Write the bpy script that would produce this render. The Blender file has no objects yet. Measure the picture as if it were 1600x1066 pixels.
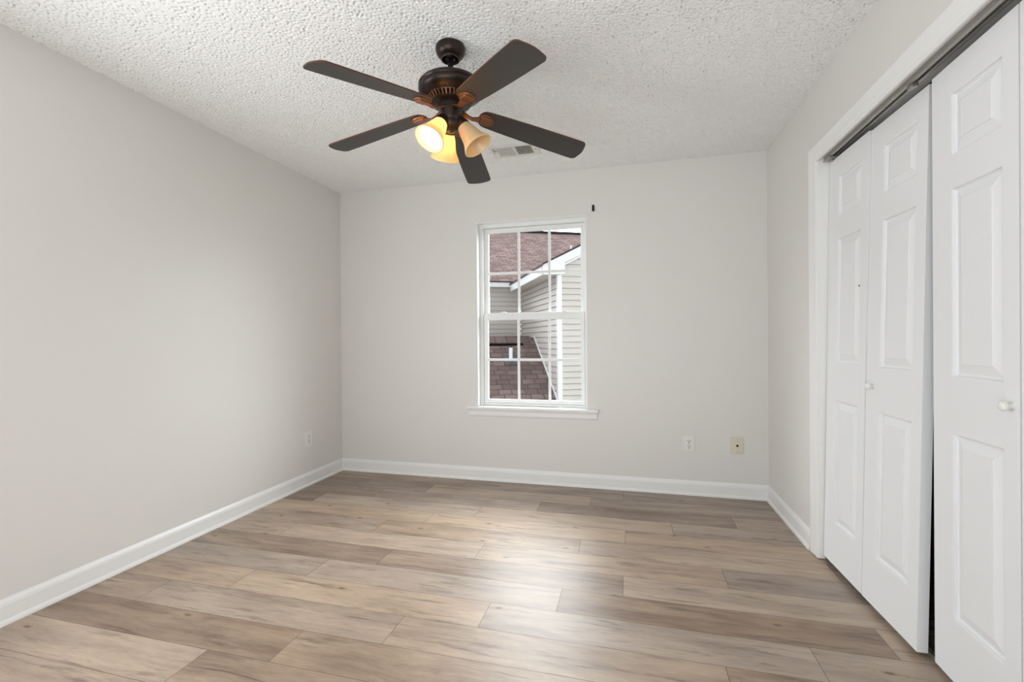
import bpy, bmesh, math
import numpy as np
from mathutils import Vector, Matrix
C = bpy.context.scene.collection
R = math.radians
PI = math.pi

# ------------------------------------------------------------------ camera
W, H = 3.403, 2.44                       # room width, ceiling height
sc = bpy.context.scene
cam = bpy.data.cameras.new('camera'); camo = bpy.data.objects.new('camera', cam); C.objects.link(camo)
cam.sensor_width = 36.0; cam.lens = 713.167 / 1600 * 36; cam.clip_start = 0.02; cam.clip_end = 300
yaw, pitch, roll = 0.25165, -0.002945, -0.008158
f_ = Vector((-math.sin(yaw) * math.cos(pitch), math.cos(yaw) * math.cos(pitch), math.sin(pitch)))
r_ = Vector((math.cos(yaw), math.sin(yaw), 0)); u_ = r_.cross(f_)
rr = r_ * math.cos(roll) + u_ * math.sin(roll); uu = -r_ * math.sin(roll) + u_ * math.cos(roll)
M3 = Matrix((rr, uu, -f_)).transposed()
camo.matrix_world = Matrix.Translation((2.46539, -3.53065, 1.13782)) @ M3.to_4x4()
sc.camera = camo

# ------------------------------------------------------------------ sky, added fill lamps, exposure
sc.view_settings.view_transform = 'Standard'; sc.view_settings.look = 'None'
sc.view_settings.gamma = 1.0; sc.view_settings.exposure = 0.03
world = bpy.data.worlds.new('sky'); sc.world = world; world.use_nodes = True
wn, wl = world.node_tree.nodes, world.node_tree.links
wn.clear()
tc = wn.new('ShaderNodeTexCoord')
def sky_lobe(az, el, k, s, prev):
    """Bright lobe added to the sky to light the room, around azimuth az (left of straight out) and elevation el."""
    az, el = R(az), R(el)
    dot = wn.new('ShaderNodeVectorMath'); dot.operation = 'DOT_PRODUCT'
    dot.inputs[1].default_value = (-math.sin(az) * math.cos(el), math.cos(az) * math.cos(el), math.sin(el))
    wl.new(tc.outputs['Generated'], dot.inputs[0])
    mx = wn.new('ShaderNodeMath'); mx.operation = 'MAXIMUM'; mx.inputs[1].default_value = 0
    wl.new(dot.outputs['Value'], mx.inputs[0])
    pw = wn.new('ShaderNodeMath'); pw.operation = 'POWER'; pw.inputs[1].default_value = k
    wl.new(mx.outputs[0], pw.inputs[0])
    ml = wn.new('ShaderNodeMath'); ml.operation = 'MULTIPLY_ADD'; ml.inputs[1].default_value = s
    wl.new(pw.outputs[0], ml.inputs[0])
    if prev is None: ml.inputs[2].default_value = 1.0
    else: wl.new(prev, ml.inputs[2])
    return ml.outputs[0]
glow = sky_lobe(-55, 20, 18, 15.0, sky_lobe(-9, 36, 10, 22.0, sky_lobe(58, 24, 26, 16.0, None)))  # three bright lobes added to the plain sky to light the room
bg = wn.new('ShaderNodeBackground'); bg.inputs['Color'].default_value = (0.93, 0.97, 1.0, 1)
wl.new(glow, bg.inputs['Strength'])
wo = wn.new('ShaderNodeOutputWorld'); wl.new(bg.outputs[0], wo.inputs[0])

def area(name, loc, target, sx, sy, power, col):
    l = bpy.data.lights.new(name, 'AREA'); l.shape = 'RECTANGLE'; l.size = sx; l.size_y = sy
    l.energy = power; l.color = col
    o = bpy.data.objects.new(name, l); C.objects.link(o); o.location = loc
    o.rotation_euler = (Vector(target) - Vector(loc)).to_track_quat('-Z', 'Y').to_euler()
    return o
# added fill lamps, unseen: one behind the camera, one in the left wall
rear_fill = area('added_rear_fill', (1.55, -4.22, 0.75), (1.6, -1.3, 2.44), 2.4, 1.3, 20, (0.95, 0.975, 1.0)); rear_fill.data.spread = R(140)
area('added_side_fill', (-0.16, -2.85, 1.12), (3.4, -1.9, 1.05), 0.94, 0.98, 26, (0.92, 0.96, 1.0))


# ------------------------------------------------------------------ materials
def srgb(r, g, b):
    def c(v):
        v /= 255.0
        return v / 12.92 if v <= 0.04045 else ((v + 0.055) / 1.055) ** 2.4
    return (c(r), c(g), c(b), 1)

class NT:
    def __init__(s, name):
        s.m = bpy.data.materials.new(name); s.m.use_nodes = True
        s.n, s.l = s.m.node_tree.nodes, s.m.node_tree.links
        s.b = s.n['Principled BSDF']; s.out = s.n['Material Output']
    def new(s, t, **kw):
        x = s.n.new(t)
        for k, v in kw.items(): setattr(x, k, v)
        return x
    def link(s, a, b): s.l.new(a, b)
    def math(s, op, a, b=None, c=None):
        x = s.new('ShaderNodeMath', operation=op)
        for i, v in enumerate((a, b, c)):
            if v is None: continue
            if isinstance(v, (int, float)): x.inputs[i].default_value = v
            else: s.link(v, x.inputs[i])
        return x.outputs[0]
    def mix(s, fac, a, b, blend='MIX'):
        x = s.new('ShaderNodeMix', data_type='RGBA', blend_type=blend)
        for sock, v in ((x.inputs[0], fac), (x.inputs[6], a), (x.inputs[7], b)):
            if isinstance(v, (int, float)): sock.default_value = v
            elif isinstance(v, tuple): sock.default_value = v
            else: s.link(v, sock)
        return x.outputs[2]
    def noise(s, vec, scale, detail=3, rough=.55):
        x = s.new('ShaderNodeTexNoise'); x.inputs['Scale'].default_value = scale
        x.inputs['Detail'].default_value = detail; x.inputs['Roughness'].default_value = rough
        if vec is not None: s.link(vec, x.inputs['Vector'])
        return x.outputs['Fac']
    def mapping(s, vec, scale, loc=(0, 0, 0)):
        x = s.new('ShaderNodeMapping'); x.inputs['Scale'].default_value = scale; x.inputs['Location'].default_value = loc
        s.link(vec, x.inputs['Vector']); return x.outputs[0]
    def step(s, v, a, b):
        x = s.new('ShaderNodeMapRange'); x.inputs[1].default_value = a; x.inputs[2].default_value = b
        s.link(v, x.inputs[0]); return x.outputs[0]
    def bump(s, h, strength, dist):
        x = s.new('ShaderNodeBump'); x.inputs['Strength'].default_value = strength; x.inputs['Distance'].default_value = dist
        s.link(h, x.inputs['Height']); s.link(x.outputs[0], s.b.inputs['Normal'])
    def obj(s): return s.new('ShaderNodeTexCoord').outputs['Object']

def mat(name, col, rough=.5, metal=0, spec=.5, vary=.04, scale=8, bump=0, bscale=200):
    t = NT(name); b = t.b
    b.inputs['Roughness'].default_value = rough; b.inputs['Metallic'].default_value = metal
    b.inputs['Specular IOR Level'].default_value = spec
    o = t.obj()
    n = t.noise(o, scale)
    d = tuple(c * (1 - vary) for c in col[:3]) + (1,)
    li = tuple(min(1, c * (1 + vary)) for c in col[:3]) + (1,)
    t.link(t.mix(n, d, li), b.inputs['Base Color'])
    if bump: t.bump(t.noise(o, bscale), bump, .001)
    return t.m

m_wall = mat('wall_paint', srgb(228, 226, 222), .42, spec=.5, vary=.008, scale=2, bump=.12, bscale=90)
m_ceil = mat('ceiling_texture', srgb(245, 245, 243), .9, spec=.1, vary=.01, bump=.3, bscale=160)
m_trim = mat('trim_paint', srgb(240, 240, 238), .32, vary=.008)
m_door = NT('door_paint')
def build_door():
    t = m_door
    o = t.obj(); b = t.b
    g = t.noise(t.mapping(o, (60, 3, 60)), 3, 4)
    b.inputs['Base Color'].default_value = srgb(237, 238, 239); b.inputs['Roughness'].default_value = .5; b.inputs['Specular IOR Level'].default_value = .3
    t.bump(g, .18, .0012)
build_door(); m_door = m_door.m
m_vinyl = mat('window_vinyl', srgb(238, 239, 238), .35, vary=.02, scale=20)
m_bronze = mat('oiled_bronze', srgb(46, 33, 26), .34, metal=.45, vary=.15, scale=12)
m_bronze_lit = mat('lit_bronze', srgb(128, 80, 52), .36, metal=.6, vary=.15, scale=12)  # bronze with the bulbs' warm light put into its colour
m_black = mat('black_metal', srgb(22, 19, 18), .4, metal=.6, vary=.1)
m_blade = NT('espresso_blade')
def build_blade():
    t = m_blade; b = t.b; o = t.obj()
    g = t.noise(t.mapping(o, (3, 60, 60)), 2, 5)
    t.link(t.mix(g, srgb(38, 34, 32), srgb(54, 48, 44)), b.inputs['Base Color'])
    b.inputs['Roughness'].default_value = .42
build_blade(); m_blade = m_blade.m
m_edge = mat('blade_edge', srgb(88, 46, 28), .5)
m_dark = mat('dark_void', srgb(18, 17, 16), .9, spec=.1)
m_slot = mat('socket_slot', srgb(20, 18, 17), .7)
m_plate = mat('white_plastic', srgb(236, 235, 230), .3, vary=.01)
m_almond = mat('almond_plastic', srgb(222, 217, 198), .35, vary=.03, scale=40)
m_steel = mat('galvanised_steel', srgb(176, 174, 168), .35, metal=.8, vary=.12, scale=30)
m_vent = mat('vent_enamel', srgb(226, 224, 218), .4, vary=.02)
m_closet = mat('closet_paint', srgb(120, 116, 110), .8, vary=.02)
m_pine = mat('closet_boards', srgb(70, 55, 45), .8)
m_siding = mat('vinyl_siding', srgb(212, 206, 201), .5, vary=.025, scale=1.5)
m_fascia = mat('white_fascia', srgb(242, 244, 248), .45, vary=.01)
m_soffit = mat('soffit_vinyl', srgb(214, 208, 200), .5, vary=.01)
m_lead = mat('dark_flashing', srgb(78, 80, 86), .6, vary=.05)
m_drip = mat('drip_edge', srgb(58, 50, 50), .7)
m_ground = mat('grass_ground', srgb(96, 104, 80), .95, vary=.2, scale=1)

def glass():
    t = NT('window_glass'); t.n.remove(t.b)
    tr = t.new('ShaderNodeBsdfTransparent'); tr.inputs[0].default_value = (.965, .975, .97, 1)
    gl = t.new('ShaderNodeBsdfGlossy'); gl.inputs['Roughness'].default_value = .02
    fr = t.new('ShaderNodeFresnel'); fr.inputs[0].default_value = 1.45
    mxs = t.new('ShaderNodeMixShader')
    t.link(t.math('MULTIPLY', fr.outputs[0], .1), mxs.inputs[0]); t.link(tr.outputs[0], mxs.inputs[1]); t.link(gl.outputs[0], mxs.inputs[2])
    t.link(mxs.outputs[0], t.out.inputs[0]); return t.m
m_glass = glass()

def alabaster():
    t = NT('alabaster_glass'); t.n.remove(t.b)
    o = t.obj()
    n = t.noise(o, 26, 4)
    col = t.mix(n, srgb(246, 218, 168), srgb(252, 234, 196))
    df = t.new('ShaderNodeBsdfDiffuse'); tl = t.new('ShaderNodeBsdfTranslucent'); gl = t.new('ShaderNodeBsdfGlossy')
    gl.inputs['Roughness'].default_value = .25
    t.link(col, df.inputs[0]); t.link(col, tl.inputs[0])
    a = t.new('ShaderNodeMixShader'); a.inputs[0].default_value = .42
    t.link(df.outputs[0], a.inputs[1]); t.link(tl.outputs[0], a.inputs[2])
    c = t.new('ShaderNodeMixShader'); c.inputs[0].default_value = .05
    t.link(a.outputs[0], c.inputs[1]); t.link(gl.outputs[0], c.inputs[2])
    t.link(c.outputs[0], t.out.inputs[0]); return t.m
m_shade = alabaster()

def emit(name, col, s):
    t = NT(name); t.n.remove(t.b)
    e = t.new('ShaderNodeEmission'); e.inputs[0].default_value = col; e.inputs[1].default_value = s
    t.link(e.outputs[0], t.out.inputs[0]); return t.m
m_bulb = emit('lit_bulb', (1.0, .80, .54, 1), 80)
m_bulb_off = mat('frosted_bulb', srgb(235, 230, 222), .3, vary=.02)

def shingle():
    t = NT('brown_shingles'); b = t.b
    uv = t.new('ShaderNodeUVMap').outputs[0]
    br = t.new('ShaderNodeTexBrick'); t.link(uv, br.inputs['Vector'])
    br.inputs['Scale'].default_value = 1; br.inputs['Brick Width'].default_value = .23; br.inputs['Row Height'].default_value = .135
    br.inputs['Mortar Size'].default_value = .011; br.inputs['Mortar Smooth'].default_value = .35; br.offset = .37; br.offset_frequency = 2
    br.inputs['Color1'].default_value = srgb(140, 122, 118); br.inputs['Color2'].default_value = srgb(98, 83, 81)
    br.inputs['Mortar'].default_value = srgb(66, 56, 56)
    n = t.noise(t.mapping(uv, (3, 7, 1)), 1.6, 2)
    n2 = t.noise(uv, 60, 3)
    c = t.mix(t.step(n, .52, .6), br.outputs[0], srgb(96, 78, 76)); 
    c = t.mix(.45, br.outputs[0], c)
    c = t.mix(.25, c, t.mix(n2, srgb(80, 64, 62), srgb(168, 154, 150)))
    t.link(c, b.inputs['Base Color']); b.inputs['Roughness'].default_value = .95; b.inputs['Specular IOR Level'].default_value = .0
    t.bump(br.outputs['Fac'], -.5, .01)
    return t.m
m_shingle = shingle()

def floor_mat():
    t = NT('vinyl_planks'); b = t.b
    uv0 = t.new('ShaderNodeUVMap').outputs[0]
    wv = t.new('ShaderNodeTexNoise'); wv.inputs['Scale'].default_value = 1; wv.inputs['Detail'].default_value = 3
    t.link(t.mapping(uv0, (3.2, 7, 1)), wv.inputs['Vector'])
    wa = t.new('ShaderNodeVectorMath', operation='MULTIPLY_ADD'); t.link(wv.outputs['Color'], wa.inputs[0])
    wa.inputs[1].default_value = (0, .05, 0); t.link(uv0, wa.inputs[2])
    uv = wa.outputs[0]                                      # grain that wanders along the board
    at = t.new('ShaderNodeAttribute', attribute_name='plank')
    sp = t.new('ShaderNodeSeparateColor'); t.link(at.outputs['Color'], sp.inputs[0])
    tone, rnd, rnd2 = sp.outputs[0], sp.outputs[1], sp.outputs[2]
    # broad cathedral grain, warped along the board
    broad = t.noise(t.mapping(uv, (1.7, 9, 1)), 1.0, 5, .62)
    mid = t.noise(t.mapping(uv, (4.5, 40, 1)), 1.0, 4, .65)
    fine = t.noise(t.mapping(uv, (16, 230, 1)), 1.0, 3, .6)
    tt = t.math('ADD', tone, t.math('MULTIPLY', t.math('SUBTRACT', broad, .5), 1.5))
    tt = t.math('ADD', tt, t.math('MULTIPLY', t.math('SUBTRACT', mid, .5), .55))
    x = t.new('ShaderNodeClamp'); t.link(tt, x.inputs[0]); tt = x.outputs[0]
    light = t.mix(rnd, srgb(199, 175, 149), srgb(190, 173, 157))
    dark = t.mix(rnd, srgb(118, 94, 77), srgb(115, 99, 90))
    c = t.mix(tt, light, dark)
    fm = t.math('ADD', t.math('MULTIPLY', fine, .5), .75)
    c = t.mix(1.0, c, t.new_rgb(fm), 'MULTIPLY')
    # dark mineral streaks
    st = t.noise(t.mapping(uv, (2.8, 20, 1), (7, 3, 0)), 1.0, 6, .66)
    c = t.mix(t.math('MULTIPLY', t.step(st, .56, .70), .7), c, srgb(88, 72, 62))
    st2 = t.noise(t.mapping(uv, (2.0, 44, 1), (17, 13, 0)), 1.0, 4, .6)
    c = t.mix(t.math('MULTIPLY', t.step(st2, .60, .70), .6), c, srgb(74, 60, 52))
    # knots with a pale halo
    vo = t.new('ShaderNodeTexVoronoi', voronoi_dimensions='2D'); vo.inputs['Scale'].default_value = 1
    wob = t.new('ShaderNodeTexNoise'); wob.inputs['Scale'].default_value = 9; t.link(uv, wob.inputs['Vector'])
    va = t.new('ShaderNodeVectorMath', operation='MULTIPLY_ADD'); t.link(wob.outputs['Color'], va.inputs[0])
    va.inputs[1].default_value = (.06, .06, 0); t.link(t.mapping(uv, (2.0, 5.2, 1)), va.inputs[2])
    t.link(va.outputs[0], vo.inputs['Vector'])
    gate = t.step(t.sep(vo.outputs['Color']), .52, .50)
    dist = t.math('ADD', vo.outputs['Distance'], gate)
    c = t.mix(t.math('MULTIPLY', t.math('SUBTRACT', 1, t.step(dist, .05, .20)), .35), c, srgb(186, 160, 128))
    ring = t.math('SINE', t.math('MULTIPLY', dist, 140))
    c = t.mix(t.math('MULTIPLY', t.math('MULTIPLY', t.math('SUBTRACT', 1, t.step(dist, .04, .16)), t.step(ring, .2, 1)), .35), c, srgb(104, 82, 66))
    c = t.mix(t.math('MULTIPLY', t.math('SUBTRACT', 1, t.step(dist, .022, .05)), .8), c, srgb(86, 66, 54))
    t.link(c, b.inputs['Base Color'])
    t.link(t.math('ADD', t.math('MULTIPLY', fine, .12), .35), b.inputs['Roughness'])
    b.inputs['Specular IOR Level'].default_value = .8
    t.bump(fine, .12, .0006)
    return t.m
def _new_rgb(s, v):
    x = s.new('ShaderNodeCombineColor')
    for i in range(3): s.link(v, x.inputs[i])
    return x.outputs[0]
NT.new_rgb = _new_rgb
def _sep(s, v):
    x = s.new('ShaderNodeSeparateColor'); s.link(v, x.inputs[0]); return x.outputs[0]
NT.sep = _sep
m_floor = floor_mat()
m_gap = mat('plank_joint', srgb(52, 42, 36), .8)

# ------------------------------------------------------------------ mesh helpers
def link(o, parent=None):
    C.objects.link(o)
    if parent is not None: o.parent = parent
    return o
def from_bm(name, bm, m, parent=None, smooth=False, recalc=True):
    if recalc: bmesh.ops.recalc_face_normals(bm, faces=bm.faces)
    me = bpy.data.meshes.new(name); bm.to_mesh(me); bm.free()
    for x in (m if isinstance(m, (list, tuple)) else [m]): me.materials.append(x)
    if smooth:
        for p in me.polygons: p.use_smooth = True
        try: me.set_sharp_from_angle(angle=R(38))
        except Exception: pass
    return link(bpy.data.objects.new(name, me), parent)
def box(bm, x0, x1, y0, y1, z0, z1, mi=0):
    v = [bm.verts.new(p) for p in ((x0, y0, z0), (x1, y0, z0), (x1, y1, z0), (x0, y1, z0), (x0, y0, z1), (x1, y0, z1), (x1, y1, z1), (x0, y1, z1))]
    fs = [bm.faces.new([v[i] for i in q]) for q in ((3, 2, 1, 0), (4, 5, 6, 7), (0, 1, 5, 4), (1, 2, 6, 5), (2, 3, 7, 6), (3, 0, 4, 7))]
    for q in fs: q.material_index = mi
    return v
def boxes(name, lst, m, parent=None, bevel=0):
    bm = bmesh.new()
    for b in lst: box(bm, *b)
    if bevel: bmesh.ops.bevel(bm, geom=list(bm.edges), offset=bevel, segments=2, affect='EDGES', profile=.5)
    return from_bm(name, bm, m, parent)
def lathe_bm(bm, prof, seg=40, M=None, close=False):
    rings = []
    for r, z in prof:
        if r < 1e-6: rings.append([bm.verts.new((0, 0, z))])
        else: rings.append([bm.verts.new((r * math.cos(2 * PI * i / seg), r * math.sin(2 * PI * i / seg), z)) for i in range(seg)])
    for a, b in zip(rings, rings[1:]):
        for i in range(seg):
            j = (i + 1) % seg
            if len(a) == 1 and len(b) == 1: continue
            if len(a) == 1: bm.faces.new((a[0], b[i], b[j]))
            elif len(b) == 1: bm.faces.new((a[i], a[j], b[0]))
            else: bm.faces.new((a[i], a[j], b[j], b[i]))
    if M is not None: bmesh.ops.transform(bm, matrix=M, verts=[v for q in rings for v in q])
def lathe(name, prof, m, parent=None, seg=40, M=None):
    bm = bmesh.new(); lathe_bm(bm, prof, seg, M); return from_bm(name, bm, m, parent, True)
def extrude(name, prof, path_fn, m, parent=None):
    """prof: list of 2D points; path_fn(p, k) gives the 3D point of profile point p at station k."""
    bm = bmesh.new(); n = path_fn(None, None)
    rows = [[bm.verts.new(path_fn(p, k)) for p in prof] for k in range(n)]
    for a, b in zip(rows, rows[1:]):
        for i in range(len(prof)):
            j = (i + 1) % len(prof); bm.faces.new((a[i], a[j], b[j], b[i]))
    bm.faces.new(rows[0]); bm.faces.new(rows[-1])
    return from_bm(name, bm, m, parent)
def tag(o, label=None, cat=None, group=None, kind=None):
    if label: o['label'] = label
    if cat: o['category'] = cat
    if group: o['group'] = group
    if kind: o['kind'] = kind
    return o
def struct(o, label=None, cat=None): return tag(o, label, cat, kind='structure')
def empty(name, loc=(0, 0, 0), rz=0):
    o = bpy.data.objects.new(name, None); o.empty_display_size = .05
    o.location = loc; o.rotation_euler = (0, 0, rz); return link(o)

# ------------------------------------------------------------------ floor
YB = -4.15                                # rear wall
ROW, Y0 = .1793, -.0295
rows = {0: (1.194, [.6, .58, .66]), 1: (.974, [.66, .36, .5]), 2: (.64, [.62, .52, .78, .5]), 3: (.265, [.7, .25, .3, .45]),
        4: (1.214, [.3, .22, .36]), 5: (.973, [.42, .5, .36]), 6: (.455, [.3, .22, .36, .66]), 7: (1.209, [.72, .64, .3]),
        8: (.94, [.5, .32, .74, .3]), 9: (.656, [.5, .28, .36, .42]), 10: (.338, [.55, .44, .42, .5]),
        11: (1.216, [.76, .52, .46]), 12: (.948, [.36, .7, .4])}
rng = np.random.RandomState(5)
def build_floor():
    bm = bmesh.new(); uvl = bm.loops.layers.uv.new('UVMap'); cl = bm.loops.layers.float_color.new('plank')
    g = .0007
    x_end = W + .9
    k = -1
    while Y0 - ROW * k > YB - .3:
        ya, yb = Y0 - ROW * k, Y0 - ROW * (k + 1)
        first, tones = rows.get(k, (float(rng.uniform(.1, 1.2)), list(rng.uniform(.25, .75, 5))))
        xs = [-.05]; x = first
        while x < x_end: xs.append(x); x += 1.2205
        xs.append(x_end)
        for i, (xa, xb) in enumerate(zip(xs, xs[1:])):
            v = [bm.verts.new(q) for q in ((xa + g, yb + g, 0), (xb - g, yb + g, 0), (xb - g, ya - g, 0), (xa + g, ya - g, 0))]
            fc = bm.faces.new(v)
            ou, ov = rng.uniform(0, 60, 2)
            col = (tones[i] if i < len(tones) else .5, rng.uniform(), rng.uniform(), 1)
            for lp in fc.loops:
                lp[uvl].uv = (lp.vert.co.x + ou, lp.vert.co.y + ov); lp[cl] = col
        k += 1
    v = [bm.verts.new(q) for q in ((-.05, YB - .3, -.0012), (x_end, YB - .3, -.0012), (x_end, .1, -.0012), (-.05, .1, -.0012))]
    fc = bm.faces.new(v); fc.material_index = 1
    box(bm, -.05, x_end, YB - .3, .1, -.06, -.002, 1)
    return from_bm('floor', bm, [m_floor, m_gap])
struct(build_floor(), 'floor of wide wood-look planks in mixed tan and grey brown', 'floor')

# ------------------------------------------------------------------ ceiling with its spattered texture
def build_ceiling():
    step = .0033
    nx, ny = int(W / step) + 1, int(2.35 / step) + 1
    r = np.random.RandomState(11)
    kx = np.fft.fftfreq(nx, step)[None, :]; ky = np.fft.fftfreq(ny, step)[:, None]
    kk = np.sqrt(kx ** 2 + ky ** 2)
    def band(f0, s):
        n = np.fft.ifft2(np.fft.fft2(r.normal(size=(ny, nx))) * np.exp(-((kk - f0) / s) ** 2)).real
        return n / n.std()
    h = band(58, 28)
    pits = np.clip((h - 1.05) / .25, 0, 1)                 # small recesses between the flattened spatter
    lump = .25 * band(90, 20)
    z = H + .018 * pits + .0004 * lump
    X, Y = np.meshgrid(np.linspace(-.01, W + .01, nx), np.linspace(-2.35, .01, ny))
    co = np.stack([X, Y, z], -1).reshape(-1, 3)
    idx = np.arange(nx * ny).reshape(ny, nx)
    q = np.stack([idx[:-1, :-1], idx[1:, :-1], idx[1:, 1:], idx[:-1, 1:]], -1).reshape(-1, 4)   # facing down
    extra = np.array([(-.01, YB - .3, H), (W + .9, YB - .3, H), (W + .9, -2.35, H), (-.01, -2.35, H)])
    n0 = len(co)
    co = np.vstack([co, extra]); q = np.vstack([q, [[n0, n0 + 3, n0 + 2, n0 + 1]]])
    me = bpy.data.meshes.new('ceiling')
    me.vertices.add(len(co)); me.vertices.foreach_set('co', co.astype(np.float32).ravel())
    me.loops.add(q.size); me.loops.foreach_set('vertex_index', q.astype(np.int32).ravel())
    me.polygons.add(len(q)); me.polygons.foreach_set('loop_start', np.arange(0, q.size, 4, dtype=np.int32))
    me.polygons.foreach_set('loop_total', np.full(len(q), 4, dtype=np.int32))
    me.update(calc_edges=True); me.validate()
    me.polygons.foreach_set('use_smooth', np.ones(len(me.polygons), dtype=bool))
    me.materials.append(m_ceil)
    o = link(bpy.data.objects.new('ceiling', me))
    return o
struct(build_ceiling(), 'white ceiling with a pitted spatter texture', 'ceiling')
struct(boxes('ceiling_slab', [(-.15, W + 1.0, YB - .35, .13, H + .022, H + .1)], m_closet))

# ------------------------------------------------------------------ walls
WX0, WX1, WZ0, WZ1 = 1.266, 2.152, .600, 2.089       # window opening
WT = .13
CY0, CY1, CZ = -.883, -2.408, 2.05                   # closet opening
struct(boxes('wall_back', [(-.13, WX0, 0, WT, 0, H + .03), (WX1, W + .13, 0, WT, 0, H + .03), (WX0, WX1, 0, WT, 0, WZ0 - .02), (WX0, WX1, 0, WT, WZ1, H + .03)], m_wall),
       'cream painted wall with the window', 'wall')
SW0, SW1 = -3.36, -2.38                                # invented opening for the added side fill lamp, out of frame
struct(boxes('wall_left', [(-.13, 0, SW1, 0, 0, H + .03), (-.13, 0, YB - .13, SW0, 0, H + .03), (-.13, 0, SW0, SW1, 0, .6), (-.13, 0, SW0, SW1, 1.65, H + .03)], m_wall),
       'cream painted wall on the left, bare but for one outlet', 'wall')
struct(boxes('wall_right', [(W, W + .115, CY0 + .018, 0, 0, H + .03), (W, W + .115, YB - .13, CY1 - .018, 0, H + .03), (W, W + .115, CY1 - .018, CY0 + .018, CZ + .018, H + .03)], m_wall),
       'cream painted wall on the right, around the closet', 'wall')
struct(boxes('wall_rear', [(0, .45, YB - .13, YB, 0, H + .03), (3.05, W, YB - .13, YB, 0, H + .03), (.45, 3.05, YB - .13, YB, 2.2, H + .03)], m_wall))  # wide opening invented for the added fill lamp behind the camera
struct(boxes('wall_closet', [(W + .72, W + .8, -2.75, -.55, 0, H + .03), (W + .115, W + .72, -.6, -.55, 0, H + .03), (W + .115, W + .72, -2.75, -2.7, 0, H + .03)], m_closet))

# baseboards: shoe moulding, flat face, bevelled top
BP = [(0, 0), (.021, 0), (.021, .008), (.018, .016), (.0125, .021), (.0125, .078), (.011, .084), (.0105, .088), (.005, .099), (.003, .104), (0, .104)]
def bb(name, fn): return struct(extrude(name, BP, fn, m_trim), None, None)
bb('baseboard_back', lambda p, k: 2 if p is None else ((0, W)[k], -p[0], p[1]))
bb('baseboard_left', lambda p, k: 2 if p is None else (p[0], (0, YB)[k], p[1]))
bb('baseboard_right', lambda p, k: 2 if p is None else (W - p[0], (0, -.782)[k], p[1]))

# closet casing with mitred corners, jamb lining
CP = [(.000, .0), (.000, .008), (.004, .011), (.012, .011), (.016, .008), (.022, .0095), (.045, .012), (.070, .016), (.078, .0165), (.083, .013), (.086, .010), (.086, 0)]
def casing(p, k):
    if p is None: return 4
    o, t = p
    return ((W - t, CY0 + .005 + o, .004), (W - t, CY0 + .005 + o, CZ - .014 + o), (W - t, CY1 - .005 - o, CZ - .014 + o), (W - t, CY1 - .005 - o, .004))[k]
struct(extrude('trim_1', CP, casing, m_trim), 'white moulded casing around the closet opening', 'casing')
struct(boxes('trim_2', [(W - .001, W + .116, CY0, CY0 + .018, .006, CZ + .018), (W - .001, W + .116, CY1 - .018, CY1, .006, CZ + .018), (W - .001, W + .116, CY1, CY0, CZ, CZ + .018)], m_trim),
       'white jamb lining inside the closet opening', 'jamb')

# ------------------------------------------------------------------ closet doors
def leaf_bm(w, h):
    bm = bmesh.new(); T = .034
    us = [0, .098, w - .060 if False else .310, w]; 
    zs = [0, .203, .803, .985, 1.587, 1.695, 1.892, h]
    # moulded sticking, cove and raised field: (inset, depth)
    prof = [(0, 0), (.0025, -.0012), (.0040, -.0085), (.0065, -.0095), (.0075, -.0115), (.0125, -.0115), (.0150, -.0105), (.042, -.0030), (.0425, -.0008)]
    grid = [[bm.verts.new((u, z, 0)) for z in zs] for u in us]
    for i in range(3):
        for j in range(7):
            q = (grid[i][j], grid[i + 1][j], grid[i + 1][j + 1], grid[i][j + 1])
            if i == 1 and j in (1, 3, 5):
                prev = list(q)
                u0, u1, z0, z1 = us[1], us[2], zs[j], zs[j + 1]
                for ins, d in prof[1:]:
                    cur = [bm.verts.new(c) for c in ((u0 + ins, z0 + ins, d), (u1 - ins, z0 + ins, d), (u1 - ins, z1 - ins, d), (u0 + ins, z1 - ins, d))]
                    for a in range(4): bm.faces.new((prev[a], prev[(a + 1) % 4], cur[(a + 1) % 4], cur[a]))
                    prev = cur
                bm.faces.new(prev)
            else: bm.faces.new(q)
    b = [bm.verts.new(c) for c in ((0, 0, -T), (w, 0, -T), (w, h, -T), (0, h, -T))]
    bm.faces.new(b[::-1])
    rim = [[grid[i][0] for i in range(4)], [grid[3][j] for j in range(8)], [grid[i][7] for i in (3, 2, 1, 0)], [grid[0][j] for j in range(7, -1, -1)]]
    for k, run in enumerate(rim): bm.faces.new([b[(k + 1) % 4], b[k]][::-1] + run[::-1] if False else run + [b[(k + 1) % 4], b[k]])
    return bm
LW, LH = .3665, 1.992
leaf_mesh = None
def leaf(parent, bot0, bot1, top0, flip=False):
    global leaf_mesh
    if leaf_mesh is None:
        o = from_bm('leaf', leaf_bm(LW, LH), m_door, parent); leaf_mesh = o.data
    else: o = link(bpy.data.objects.new('leaf', leaf_mesh), parent)
    U = (Vector(bot1) - Vector(bot0)).normalized(); V = (Vector(top0) - Vector(bot0)); V = (V - U * V.dot(U)).normalized(); N = U.cross(V)
    o.matrix_local = parent.matrix_world.inverted() @ Matrix.Translation(bot0) @ Matrix((U, V, N)).transposed().to_4x4()
    return o
KP = [(.0, .031), (.006, .0305), (.0115, .028), (.0145, .023), (.0140, .018), (.0105, .0135), (.0075, .010), (.0070, .004), (.010, .0005), (.010, -.001)]
def knob(lf, u, v):
    o = lathe('knob', KP, m_plate, lf, 24); o.location = (u, v, 0); o['label'] = 'small round white knob'; return o
def stile(parent, name, lst, m): return boxes(name, lst, m, parent)
d1 = struct(empty('door_1', (W + .03, CY0, 0)), 'white bifold closet door pair leaning out at its foot, nearer the window', 'door')
bpy.context.view_layer.update()
La = leaf(d1, (3.417, -.888, .028), (3.427, -1.2555, .028), (3.456, -.888, 2.02))
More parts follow.
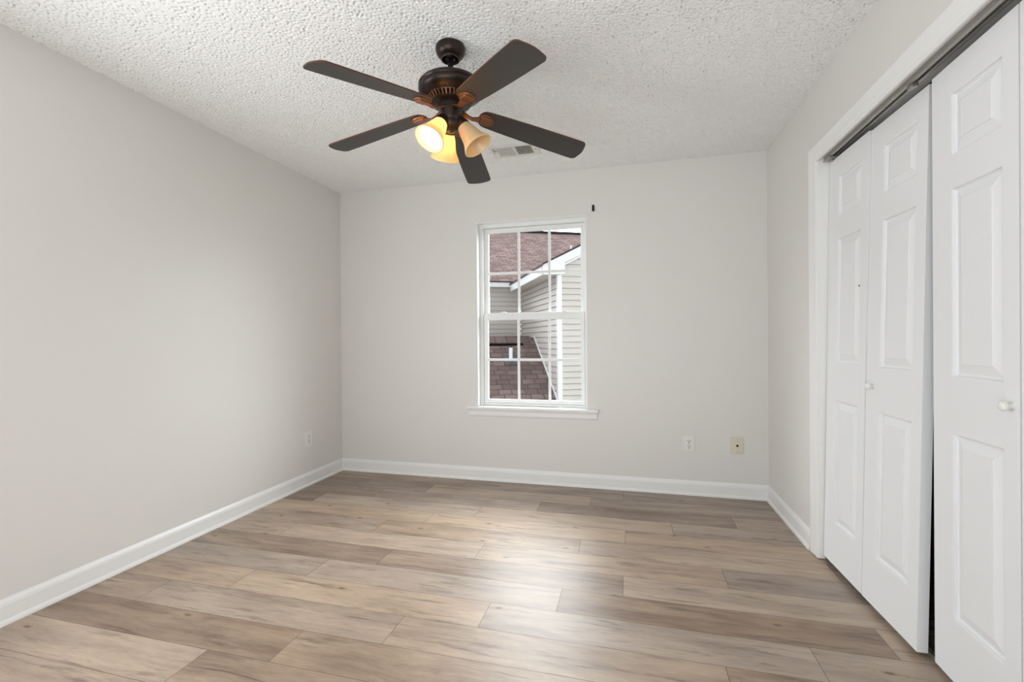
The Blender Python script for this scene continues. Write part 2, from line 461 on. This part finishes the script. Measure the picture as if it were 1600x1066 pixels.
Lb = leaf(d1, (3.427, -1.2575, .026), (3.438, -1.625, .026), (3.474, -1.2575, 2.018))
knob(Lb, .058, .905)
hole = lathe('bolt_hole', [(.0, .0006), (.0035, .0006), (.0035, -.004)], m_dark, La, 12); hole.location = (.30, 1.337, -.002)
d2 = struct(empty('door_2', (W + .07, CY1, 0)), 'white bifold closet door pair hanging plumb, nearest the camera', 'door')
bpy.context.view_layer.update()
Lc = leaf(d2, (3.472, -1.660, .022), (3.466, -2.028, .022), (3.472, -1.660, 2.02))
Ld = leaf(d2, (3.466, -2.0315, .022), (3.464, -2.399, .022), (3.466, -2.0315, 2.02))
knob(Lc, .342, .925)

tr = empty('door_track', (3.447, (CY0 + CY1) / 2, CZ))
L2 = (CY0 - CY1) / 2 - .002
boxes('rail', [(-.019, .019, -L2, L2, -.003, 0), (-.019, -.0165, -L2, L2, -.018, -.003), (.0165, .019, -L2, L2, -.018, -.003), (-.0165, -.006, -L2, L2, -.018, -.0155), (.006, .0165, -L2, L2, -.018, -.0155)], m_steel, tr)
boxes('pivot_bracket', [(-.022, .022, L2 - .07, L2 - .002, -.027, -.0185), (-.008, .008, L2 - .05, L2 - .03, -.036, -.027)], m_steel, tr, .001)
boxes('roller_guide', [(-.010, .010, .03, .06, -.030, -.0185)], m_steel, tr, .001)
tag(tr, 'grey steel bifold track under the head of the closet opening', 'track')
br = empty('floor_bracket', (3.44, CY0 - .012, 0))
boxes('plate', [(-.016, .03, -.045, .008, .0005, .004), (-.016, .03, .005, .008, .004, .03)], m_steel, br)
lathe('pivot_pin', [(0, .026), (.004, .026), (.004, .004), (0, .004)], m_steel, br, 12).location = (.0, -.02, 0)
tag(br, 'small steel pivot bracket on the floor at the foot of the leaning closet door', 'bracket')
th = boxes('threshold_strip', [(3.497, 3.53, CY1 + .004, CY0 - .06, .0003, .010), (3.507, 3.52, CY1 + .004, CY0 - .06, .010, .013)], m_steel)
tag(th, 'narrow metal strip on the floor in the gap between the closet doors', 'floor strip')

# ------------------------------------------------------------------ window
win = struct(empty('window_1', ((WX0 + WX1) / 2, 0, WZ0)), 'white double-hung window with divided panes in the far wall', 'window')
bpy.context.view_layer.update()
wx, wz = (WX0 + WX1) / 2, WZ0
def wbox(name, lst, m, bevel=0, parent=win):
    return boxes(name, [(a - wx, b - wx, c, d, e - wz, g - wz) for a, b, c, d, e, g in lst], m, parent, bevel)
wbox('return_lining', [(WX0 - .001, WX0 + .004, -.001, .062, WZ0, WZ1), (WX1 - .004, WX1 + .001, -.001, .062, WZ0, WZ1), (WX0 + .004, WX1 - .004, -.001, .062, WZ1 - .004, WZ1 + .001)], m_trim)
wbox('outer_frame', [(WX0, 1.300, .062, .128, WZ0, WZ1), (2.130, WX1, .062, .128, WZ0, WZ1), (1.300, 2.130, .062, .128, 2.058, WZ1), (1.300, 2.130, .062, .128, WZ0, .618),
      (1.300, 1.306, .094, .100, .618, 2.058), (2.124, 2.130, .094, .100, .618, 2.058)], m_vinyl, .0015)
def sash(name, y0, y1, z0, z1, g0, g1, label):
    s = wbox(name, [(1.302, 1.338, y0, y1, z0, z1), (2.098, 2.128, y0, y1, z0, z1), (1.338, 2.098, y0, y1, z0, g0), (1.338, 2.098, y0, y1, g1, z1)], m_vinyl, .002)
    ym = (y0 + y1) / 2
    zm = (g0 + g1) / 2
    wbox('muntin', [(1.584, 1.605, ym - .009, ym - .004, g0, g1), (1.837, 1.858, ym - .009, ym - .004, g0, g1), (1.338, 1.584, ym - .009, ym - .004, zm - .0105, zm + .0105),
                    (1.605, 1.837, ym - .009, ym - .004, zm - .0105, zm + .0105), (1.858, 2.098, ym - .009, ym - .004, zm - .0105, zm + .0105)], m_vinyl, .001, s)
    bm = bmesh.new()
    bm.faces.new([bm.verts.new(q) for q in ((1.338 - wx, ym, g0 - wz), (2.098 - wx, ym, g0 - wz), (2.098 - wx, ym, g1 - wz), (1.338 - wx, ym, g1 - wz))])
    from_bm('glass_pane', bm, m_glass, s)
    return s
ups = sash('upper_sash', .097, .122, 1.318, 2.056, 1.352, 2.018, '')
los = sash('lower_sash', .068, .093, .620, 1.356, .650, 1.298, '')
for x in (1.47, 1.97):
    wbox('sash_lock', [(x - .022, x + .022, .070, .092, 1.3565, 1.361), (x - .012, x + .012, .073, .088, 1.361, 1.368)], m_vinyl, .0015)
wbox('stool', [(1.179, 2.234, -.034, 0, .578, .598), (WX0, WX1, 0, .062, .578, .598)], m_trim, .004)
AP = [(0, .520), (.006, .520), (.010, .524), (.012, .532), (.012, .560), (.016, .566), (.018, .578), (0, .578)]
extrude('apron', AP, lambda p, k: 2 if p is None else ((1.193 - wx, 2.223 - wx)[k], -p[0], p[1] - wz), m_trim, win)

# ------------------------------------------------------------------ wall fittings
def outlet(M, label):
    o = empty('wall_outlet'); o.matrix_world = M            # local: x right, z up, -y out of the wall
    bm = bmesh.new(); box(bm, -.040, .040, -.006, -.0005, -.0575, .0575)
    fr = [e for e in bm.edges if all(v.co.y < -.005 for v in e.verts)]
    bmesh.ops.bevel(bm, geom=fr, offset=.0035, segments=2, affect='EDGES')
    from_bm('cover_plate', bm, m_plate, o)
    for s in (1, -1):
        prof = [(0, .0085), (.0155, .0085), (.0170, .0078), (.0170, .005)]
        rc = lathe('receptacle', prof, m_plate, o, 28, Matrix.Rotation(R(90), 4, 'X')); rc.location = (0, 0, s * .0195)
        boxes('slot', [(-.0085, -.0052, -.0090, -.0080, .0010, .0100), (.0052, .0085, -.0090, -.0080, .0010, .0095), (-.0032, .0032, -.0090, -.0080, -.0115, -.0052)], m_slot, rc)
    lathe('screw', [(0, .0078), (.0028, .0074), (.0032, .006)], m_steel, o, 12, Matrix.Rotation(R(90), 4, 'X'))
    return tag(o, label, 'outlet', 'wall outlets')
outlet(Matrix.Translation((2.879, 0, .370)), 'white duplex outlet on the far wall to the left of the almond cable plate')
outlet(Matrix.Translation((0, -.441, .366)) @ Matrix.Rotation(R(90), 4, 'Z'), 'white duplex outlet low on the left wall near the far corner')
cx = empty('cable_plate', (3.2005, 0, .373), 0)
bm = bmesh.new(); box(bm, -.041, .041, -.0075, -.0005, -.0615, .0615)
bmesh.ops.bevel(bm, geom=[e for e in bm.edges if all(v.co.y < -.005 for v in e.verts)], offset=.004, segments=2, affect='EDGES')
from_bm('cover_plate', bm, m_almond, cx)
lathe('coaxial_jack', [(0, .016), (.0022, .016), (.0024, .018), (.0046, .018), (.0046, .010), (.0075, .0098), (.0078, .007)], m_black, cx, 20, Matrix.Rotation(R(90), 4, 'X'))
for s in (1, -1):
    lathe('screw', [(0, .0092), (.003, .0086), (.0034, .007)], m_steel, cx, 12, Matrix.Rotation(R(90), 4, 'X')).location = (0, 0, s * .042)
tag(cx, 'almond cable plate with a coaxial jack on the far wall near the right corner', 'wall plate')
hk = empty('curtain_bracket', (2.2065, 0, 2.137))
boxes('back_plate', [(-.0095, .0075, -.004, -.0003, -.026, .024)], m_black, hk, .0015)
boxes('arm', [(-.006, .004, -.022, -.004, -.024, -.015), (-.006, .004, -.022, -.018, -.015, -.004)], m_black, hk, .001)
for z in (-.014, .004): lathe('screw', [(0, .003), (.0028, .0026), (.003, 0)], m_steel, hk, 10, Matrix.Rotation(R(90), 4, 'X')).location = (.017, 0, z)
tag(hk, 'small black curtain rod bracket above the right corner of the window', 'bracket')

# ceiling register
vt = empty('air_vent', (1.712, -.482, H))
vb = [(-.165, -.115, -.096, .096), (-.002, .012, -.096, .096), (.125, .165, -.096, .096)]
boxes('frame', [(a, b, c, d, -.007, -.001) for a, b, c, d in vb] + [(-.115, -.002, -.096, -.068, -.007, -.001), (.012, .125, -.096, -.068, -.007, -.001), (-.115, -.002, .068, .096, -.007, -.001), (.012, .125, .068, .096, -.007, -.001)], m_vent, vt, .001)
boxes('duct_void', [(-.118, .128, -.07, .07, -.0012, -.0006)], m_dark, vt)
def louvers(x0, x1, ang):
    bm = bmesh.new(); n = 10; w = (x1 - x0) / n
    for i in range(n):
        xc = x0 + w * (i + .5)
        vs = box(bm, -.0055, .0055, -.067, .067, -.0004, .0004)
        bmesh.ops.transform(bm, matrix=Matrix.Translation((xc, 0, -.0055)) @ Matrix.Rotation(ang, 4, 'Y'), verts=vs)
    return from_bm('louver_bank', bm, m_vent, vt)
louvers(-.115, -.002, R(-38)); louvers(.012, .125, R(38))
boxes('damper_lever', [(-.142, -.136, -.074, -.030, -.013, -.007), (-.139, -.118, -.036, -.030, -.013, -.008)], m_steel, vt, .001)
for x in (-.145, .147): lathe('screw', [(0, -.0095), (.003, -.009), (.0035, -.007)], m_slot, vt, 10).location = (x, .0, 0)
tag(vt, 'white louvered air register on the ceiling behind the fan', 'vent')

# ------------------------------------------------------------------ ceiling fan
FX, FY = 1.706, -1.632
fan = empty('ceiling_fan', (FX, FY, H))
tag(fan, 'dark bronze ceiling fan with five espresso blades and three alabaster lamp shades', 'ceiling fan')
bpy.context.view_layer.update()
def fl(name, prof, m, seg=48): return lathe(name, [(r, z - H) for r, z in prof], m, fan, seg)
fl('canopy', [(0, 2.4385), (.062, 2.4385), (.064, 2.4365), (.064, 2.431), (.0655, 2.428), (.0655, 2.423), (.064, 2.413), (.059, 2.402), (.051, 2.394), (.044, 2.390), (.0425, 2.3895), (.0420, 2.382), (.0400, 2.3795), (.0365, 2.3805), (.0345, 2.386), (.0345, 2.41), (0, 2.41)], m_bronze)
fl('canopy_ring', [(.0425, 2.3885), (.0435, 2.3865), (.0425, 2.3845), (.0415, 2.3865)], m_black, 40)
fl('hanger_ball', [(0, 2.408), (.020, 2.402), (.0245, 2.392), (.021, 2.383), (.0125, 2.379)], m_black, 24)
fl('downrod', [(0, 2.40), (.0122, 2.40), (.0122, 2.285), (.020, 2.284), (.022, 2.280), (0, 2.280)], m_black, 24)
mh = fl('motor_housing', [(0, 2.284), (.03, 2.284), (.075, 2.283), (.110, 2.279), (.132, 2.272), (.1405, 2.263), (.1415, 2.256), (.1375, 2.251), (.1385, 2.248), (.1415, 2.245), (.1415, 2.238), (.137, 2.229), (.128, 2.221), (.116, 2.214), (.104, 2.2095), (.0995, 2.208), (.0975, 2.204), (.094, 2.203)], m_bronze, 64)
fl('vent_core', [(.0955, 2.206), (.084, 2.187), (0, 2.187)], m_dark)
bm = bmesh.new()
for i in range(36):
    vs = box(bm, -.0145, .0145, -.0028, .0028, -.002, .002)
    a = 2 * PI * i / 36
    bmesh.ops.transform(bm, matrix=Matrix.Rotation(a, 4, 'Z') @ Matrix.Translation((.0925, 0, 2.1955 - H)) @ Matrix.Rotation(R(-52), 4, 'Y'), verts=vs)
from_bm('vent_ribs', bm, m_bronze_lit, mh)
fl('flywheel', [(.0, 2.189), (.060, 2.189), (.088, 2.1885), (.0885, 2.184), (.080, 2.1805), (.058, 2.1795), (.0560, 2.1790), (.0555, 2.162), (.052, 2.159), (0, 2.159)], m_bronze)
fl('switch_housing', [(0, 2.166), (.049, 2.166), (.0515, 2.163), (.0515, 2.120), (.0495, 2.112), (.046, 2.106), (.046, 2.100), (.049, 2.097), (.049, 2.090), (.043, 2.078), (.034, 2.070), (.026, 2.066), (.012, 2.063), (.008, 2.056), (0, 2.054)], m_bronze)

blade_me = iron_me = None
def blade_bm():
    bm = bmesh.new()
    pts = []
    r0, r1 = .128, .652
    for i in range(9):                                       # rounded root
        a = PI / 2 + PI * i / 8
        pts.append((r0 + .038 + .038 * math.cos(a), .053 * math.sin(a)))
    pts[0] = (r0 + .04, .053); pts[-1] = (r0 + .04, -.053)
    side = [(.24, .0575), (.36, .0625), (.48, .0660), (.59, .0680)]
    bot = [(u, -v) for u, v in side]
    def corner(s):
        c = (r1 - .030, .045); out = []
        for i in range(7):
            a = R(86) - R(80) * i / 6
            out.append((c[0] + .024 * math.cos(a), s * (c[1] + .023 * math.sin(a))))
        return out
    tip = [(r1, .022), (r1 + .0025, 0), (r1, -.022)]
    loop = pts + bot + corner(-1) + tip[::-1] + corner(1)[::-1] + side[::-1]
    t = .0055
    lo = [bm.verts.new((u, v, -t / 2)) for u, v in loop]; hi = [bm.verts.new((u, v, t / 2)) for u, v in loop]
    bm.faces.new(lo); bm.faces.new(hi[::-1])
    for i in range(len(loop)):
        j = (i + 1) % len(loop); f = bm.faces.new((lo[i], hi[i], hi[j], lo[j])); f.material_index = 1
    return bm
def iron_bm():
    bm = bmesh.new()
    # curved arm from the flywheel, dipping below the blade plane
    st = [(.050, -.004, .016), (.066, -.010, .013), (.084, -.017, .010), (.102, -.019, .010), (.118, -.014, .013), (.134, -.011, .019)]
    prev = None
    for u, w, hw in st:
        cur = [bm.verts.new(c) for c in ((u, -hw, w - .0035), (u, hw, w - .0035), (u, hw * .9, w + .0035), (u, -hw * .9, w + .0035))]
        if prev:
            for a in range(4): bm.faces.new((prev[a], prev[(a + 1) % 4], cur[(a + 1) % 4], cur[a]))
        else: bm.faces.new(cur)
        prev = cur
    bm.faces.new(prev[::-1])
    # shield plate under the blade
    def slab(out, w0, w1, k):
        a = [bm.verts.new((u, v, w0)) for u, v in out]
        cu = sum(u for u, v in out) / len(out)
        b = [bm.verts.new((cu + (u - cu) * k, v * k, w1)) for u, v in out]
        bm.faces.new(a); bm.faces.new(b[::-1])
        for i in range(len(out)):
            j = (i + 1) % len(out); bm.faces.new((a[i], a[j], b[j], b[i]))
    sh = [(.128, .020), (.128, -.020), (.140, -.031), (.160, -.035), (.180, -.032), (.194, -.024), (.200, -.012), (.201, 0), (.200, .012), (.194, .024), (.180, .032), (.160, .035), (.140, .031)]
    slab(sh, -.0032, -.0085, .94)
    bl = [(.134, .020), (.134, -.020), (.140, -.0235), (.182, -.0235), (.188, -.020), (.188, .020), (.182, .0235), (.140, .0235)]
    slab(bl, -.0082, -.0155, .88)
    return bm
HUBZ, CONE, PITCH, PH = 2.1675, -.152, -.1582, 4.2732
dev = [(.0014, -.0001, -.0357), (-.0111, .02, .0133), (.0698, -.0267, -.0192), (-.0671, -.0236, .0553), (.0069, .0304, -.0138)]
for k, (dp, dz, dpt) in enumerate(dev):
    a = PH + k * 2 * PI / 5 + dp
    d = Vector((math.cos(a), math.sin(a), dz + CONE)); d.normalize()
    n = Vector((-math.sin(a), math.cos(a), 0)); s = PITCH + dpt
    v = n * math.cos(s) + Vector((0, 0, 1)) * math.sin(s); v = (v - d * v.dot(d)).normalized(); w = d.cross(v)
    M = Matrix.Translation((0, 0, HUBZ - H)) @ Matrix((d, v, w)).transposed().to_4x4()
    if blade_me is None:
        bo = from_bm('blade', blade_bm(), [m_blade, m_edge], fan); blade_me = bo.data
        io = from_bm('blade_iron', iron_bm(), m_bronze_lit, bo); iron_me = io.data
    else:
        bo = link(bpy.data.objects.new('blade', blade_me), fan); io = link(bpy.data.objects.new('blade_iron', iron_me), bo)
    bo.matrix_local = M
# light kit
CUP = [(0, -.034), (.017, -.034), (.024, -.028), (.0285, -.012), (.031, -.004), (.031, .006), (.0285, .006)]
SH = [(.0285, 0), (.0305, .010), (.0345, .022), (.0385, .036), (.0415, .052), (.0455, .070), (.0515, .087), (.0600, .102), (.0655, .112), (.0670, .1165), (.0655, .118)]
SHI = [(r - .003, z + .0005) for r, z in SH][::-1]
BULB = [(.0, .082), (.008, .081), (.0155, .076), (.020, .067), (.021, .058), (.018, .047), (.0135, .037), (.012, .028), (.012, .006), (0, .006)]
sh_me = cup_me = None
for phi, lit in ((3, False), (126, True), (244, True)):
    a = R(phi); th_ = R(35)
    e = Vector((math.cos(a), math.sin(a), 0))
    ax = e * math.sin(th_) - Vector((0, 0, 1)) * math.cos(th_)
    q = Vector((0, 0, 1)).rotation_difference(ax)
    M = Matrix.Translation(e * .056 + Vector((0, 0, 2.084 - H))) @ q.to_matrix().to_4x4()
    if sh_me is None:
        cp = lathe('lamp_socket', CUP, m_bronze, fan, 32); cup_me = cp.data
        so = lathe('lamp_shade', SH + SHI, m_shade, fan, 48); sh_me = so.data
    else:
        cp = link(bpy.data.objects.new('lamp_socket', cup_me), fan); so = link(bpy.data.objects.new('lamp_shade', sh_me), fan)
    cp.matrix_local = M; so.matrix_local = M
    bu = lathe('bulb', BULB, m_bulb if lit else m_bulb_off, so, 20)
    bu['label'] = 'lit warm bulb' if lit else 'unlit bulb'

# ------------------------------------------------------------------ outside: the neighbouring house
HX, HY, HR = 1.29744, 4.22312, R(25.9107)
G0 = -2.9
struct(boxes('ground', [(-45, 45, .6, 70, G0 - .2, G0)], m_ground), 'lawn below the window', 'ground')
hs = empty('neighbour_house', (HX, HY, G0), HR)
tag(hs, 'house next door with beige lap siding, white trim and brown shingle roofs', 'house')
bpy.context.view_layer.update()
def hz(z): return z - G0
def poly(name, faces, m, parent, uvs=None):
    bm = bmesh.new(); uvl = bm.loops.layers.uv.new('UVMap')
    for i, fc in enumerate(faces):
        f = bm.faces.new([bm.verts.new((x, y, hz(z))) for x, y, z in fc])
        if uvs:
            for lp, uv in zip(f.loops, uvs[i]): lp[uvl].uv = uv
    return from_bm(name, bm, m, parent, recalc=False)
def hbox(name, lst, m, parent=hs): return boxes(name, [(a, b, c, d, hz(e), hz(g)) for a, b, c, d, e, g in lst], m, parent)
def siding(name, org, dr, out, length, z0, z1, h, start=None, end=None):
    """Lap courses of height h; org (x, y), dr and out are unit 2D vectors in the house's own frame."""
    bm = bmesh.new(); prev = None
    n = int((z1 - z0) / h) + 1
    st = []
    for k in range(n):
        z = z0 + k * h
        st += [(-.014, z), (-.014, z + .014), (.016, z + .014), (.003, z + h)]
    for o, z in st:
        s0 = start(z) if start else 0.0; s1 = end(z) if end else length
        if s1 <= s0: break
        cur = [bm.verts.new((org[0] + dr[0] * s + out[0] * o, org[1] + dr[1] * s + out[1] * o, hz(z))) for s in (s0, s1)]
        if prev: bm.faces.new((prev[0], prev[1], cur[1], cur[0]))
        prev = cur
    return from_bm(name, bm, m_siding, hs)
YA = 2.975
siding('far_wall', (-6.5, YA), (1, 0), (0, -1), 6.5, -.0, 2.36, .1062)
siding('side_wall', (0, YA), (0, -1), (-1, 0), YA, .02, 2.24, .1045)
siding('gable_wall', (.055, 0), (1, 0), (0, -1), 3.9, .06, 3.4, .1022, start=lambda z: max(0, (z - 2.40) / .505 - .33), end=lambda z: min(3.9, 4.0 - max(0, (z - 2.40) / .505 - .33)))
hbox('foundation_walls', [(-6.5, -.02, YA + .02, YA + .1, G0, 2.4), (.02, .1, .03, YA, G0, 2.23), (.1, 4.0, .03, .1, G0, 2.3), (-6.5, -.02, -.1, 0, G0, -.16)], m_siding)
hbox('corner_post', [(-.022, .055, -.022, .06, G0, 2.235)], m_fascia)
hbox('corner_trim', [(-.06, -.016, YA - .06, YA - .014, -.0, 2.24)], m_siding)
# main roof with its ridge running away to the right
def slope_roof(name, x0, x1, ye, ze, yr, zr, th=.03, parent=hs, mm=m_shingle):
    L = math.hypot(yr - ye, zr - ze)
    return poly(name, [[(x0, ye, ze), (x1, ye, ze), (x1, yr, zr), (x0, yr, zr)], [(x0, ye, ze - th), (x0, ye, ze), (x0, yr, zr), (x0, yr, zr - th)], [(x1, ye, ze), (x1, ye, ze - th), (x1, yr, zr - th), (x1, yr, zr)],
                        [(x1, ye, ze - th), (x0, ye, ze - th), (x0, yr, zr - th), (x1, yr, zr - th)], [(x0, ye, ze - th), (x1, ye, ze - th), (x1, ye, ze), (x0, ye, ze)]], mm, parent,
                [[(x0, 0), (x1, 0), (x1, L), (x0, L)], [(0, 0)] * 4, [(0, 0)] * 4, [(0, 0)] * 4, [(0, 0)] * 4])
mr = slope_roof('main_roof', -7.0, 9.0, 2.655, 2.462, 7.10, 4.665)
slope_roof('rear_slope', -7.0, 9.0, 11.5, 2.46, 7.10, 4.665, parent=mr)
hbox('ridge_cap', [(-7.0, 9.0, 7.0, 7.2, 4.645, 4.70)], m_drip, mr)
hbox('eave_fascia', [(-6.8, -.30, 2.672, 2.70, 2.335, 2.437)], m_fascia)
hbox('eave_soffit', [(-6.8, 0, 2.70, YA, 2.330, 2.338)], m_soffit)
# bump-out gable: eave along its side, boxed return, raking boards
EX, SZ = -.295, 2.226
hbox('side_fascia', [(EX - .012, EX + .012, -.13, 2.66, SZ, 2.375)], m_fascia)
hbox('side_soffit', [(EX, .0, -.12, 2.66, SZ + .006, SZ + .014)], m_soffit)
def ztop(x): return 2.392 + .505 * (x + .295)
def prism(name, pts, y0, y1, m, parent=hs):
    bm = bmesh.new()
    a = [bm.verts.new((x, y0, hz(z))) for x, z in pts]; b = [bm.verts.new((x, y1, hz(z))) for x, z in pts]
    bm.faces.new(a); bm.faces.new(b[::-1])
    for i in range(len(pts)):
        j = (i + 1) % len(pts); bm.faces.new((a[i], a[j], b[j], b[i]))
    return from_bm(name, bm, m, parent)
prism('boxed_return', [(EX - .012, SZ - .002), (.075, SZ + .012), (.075, ztop(.075) - .03), (EX - .012, ztop(EX) - .03)], -.135, .0, m_fascia)
gr_ = prism('raking_board', [(EX - .012, ztop(EX) - .15), (2.0, ztop(2.0) - .185), (4.3, ztop(EX) - .15), (4.3, ztop(EX)), (2.0, ztop(2.0)), (EX - .012, ztop(EX))], -.165, -.135, m_fascia)
prism('raking_trim', [(EX + .06, ztop(EX + .06) - .075), (2.0, ztop(2.0) - .075), (2.0, ztop(2.0)), (EX + .06, ztop(EX + .06))], -.185, -.165, m_fascia, gr_)
prism('raking_soffit', [(.075, ztop(.075) - .19), (2.0, ztop(2.0) - .20), (2.0, ztop(2.0) - .16), (.075, ztop(.075) - .16)], -.135, .02, m_fascia)
Lg = math.hypot(2.33, 1.18)
gx = EX - .03
gro = poly('gable_roof', [[(gx, -.20, ztop(gx) + .025), (2.0, -.20, ztop(2.0) + .025), (2.0, 5.4, ztop(2.0) + .025), (gx, 2.68, ztop(gx) + .025)],
                          [(gx, -.20, ztop(gx) - .005), (2.0, -.20, ztop(2.0) - .005), (2.0, -.20, ztop(2.0) + .025), (gx, -.20, ztop(gx) + .025)],
                          [(gx, 2.68, ztop(gx) - .005), (gx, -.20, ztop(gx) - .005), (gx, -.20, ztop(gx) + .025), (gx, 2.68, ztop(gx) + .025)],
                          [(2.0, -.20, ztop(2.0) + .025), (4.33, -.20, ztop(gx) + .025), (4.33, 2.68, ztop(gx) + .025), (2.0, 5.4, ztop(2.0) + .025)],
                          [(gx, -.20, ztop(gx) - .005), (gx, 2.68, ztop(gx) - .005), (2.0, 5.4, ztop(2.0) - .005), (2.0, -.20, ztop(2.0) - .005)]], m_drip, hs,
           [[(0, 0), (0, Lg), (5.4, Lg), (2.8, 0)], [(0, 0)] * 4, [(0, 0)] * 4, [(0, Lg), (0, 0), (2.8, 0), (5.4, Lg)], [(0, 0)] * 4])
gro.data.materials.clear(); gro.data.materials.append(m_shingle); gro.data.materials.append(m_drip)
for p_ in gro.data.polygons: p_.material_index = 0 if p_.index in (0, 3) else 1
# low roof in the angle between the walls
lr = slope_roof('lower_roof', -6.5, -.03, -.25, 1.180 - .692 * 1.87, 1.62, 1.180, .05)
slope_roof('lower_rear_slope', -6.5, -.03, YA - .02, .243, 1.62, 1.180, .05, lr)
def along(y): return 1.180 - .692 * (1.62 - y)
poly('ridge_shingles', [[(-6.5, 1.44, along(1.44) + .035), (-.12, 1.44, along(1.44) + .035), (-.12, 1.62, 1.215), (-6.5, 1.62, 1.215)],
                        [(-6.5, 1.80, along(1.44) + .035), (-6.5, 1.62, 1.215), (-.12, 1.62, 1.215), (-.12, 1.80, along(1.44) + .035)],
                        [(-6.5, 1.44, along(1.44) - .01), (-.12, 1.44, along(1.44) - .01), (-.12, 1.44, along(1.44) + .035), (-6.5, 1.44, along(1.44) + .035)]], m_shingle, lr,
     [[(0, .02), (6.4, .02), (6.4, .12), (0, .12)], [(0, 0), (0, .1), (6.4, .1), (6.4, 0)], [(0, 0), (6.4, 0), (6.4, .03), (0, .03)]])
poly('ridge_shadow_strip', [[(-6.5, 1.375, along(1.375) + .006), (-.30, 1.375, along(1.375) + .006), (-.30, 1.45, along(1.45) + .012), (-6.5, 1.45, along(1.45) + .012)]], m_dark, lr)  # dark strip standing in for the shadow line below the ridge cap
bm = bmesh.new()
prism_pts = [(-.25, along(-.25) - .05), (1.62, 1.13), (1.62, 1.20), (-.25, along(-.25) + .02)]
a_ = [bm.verts.new((-.034, y, hz(z))) for y, z in prism_pts]; b_ = [bm.verts.new((-.008, y, hz(z))) for y, z in prism_pts]
bm.faces.new(a_); bm.faces.new(b_[::-1])
for i in range(4): bm.faces.new((a_[i], a_[(i + 1) % 4], b_[(i + 1) % 4], b_[i]))
from_bm('step_flashing', bm, m_fascia, lr)
# plumbing vent pipes
vp = lathe('vent_pipe', [(0, .985), (.020, .985), (.034, .985), (.036, .98), (.036, .70), (0, .70)], m_fascia, hs, 20); vp.location = (-.635, 1.01, -G0)
fl_ = poly('pipe_flashing', [[(-.13, -.14, 0), (.13, -.14, 0), (.13, .12, 0), (-.13, .12, 0)]], m_lead, vp)
fl_.location = (0, 0, 0)
for v_ in fl_.data.vertices: v_.co.z = along(1.01 + v_.co.y) + .012
vp2 = lathe('roof_pipe', [(0, .16), (.022, .16), (.025, .157), (.025, -.1), (0, -.1)], m_fascia, mr, 16); vp2.location = (2.012, 5.2, hz(3.712))
bpy.context.view_layer.update()
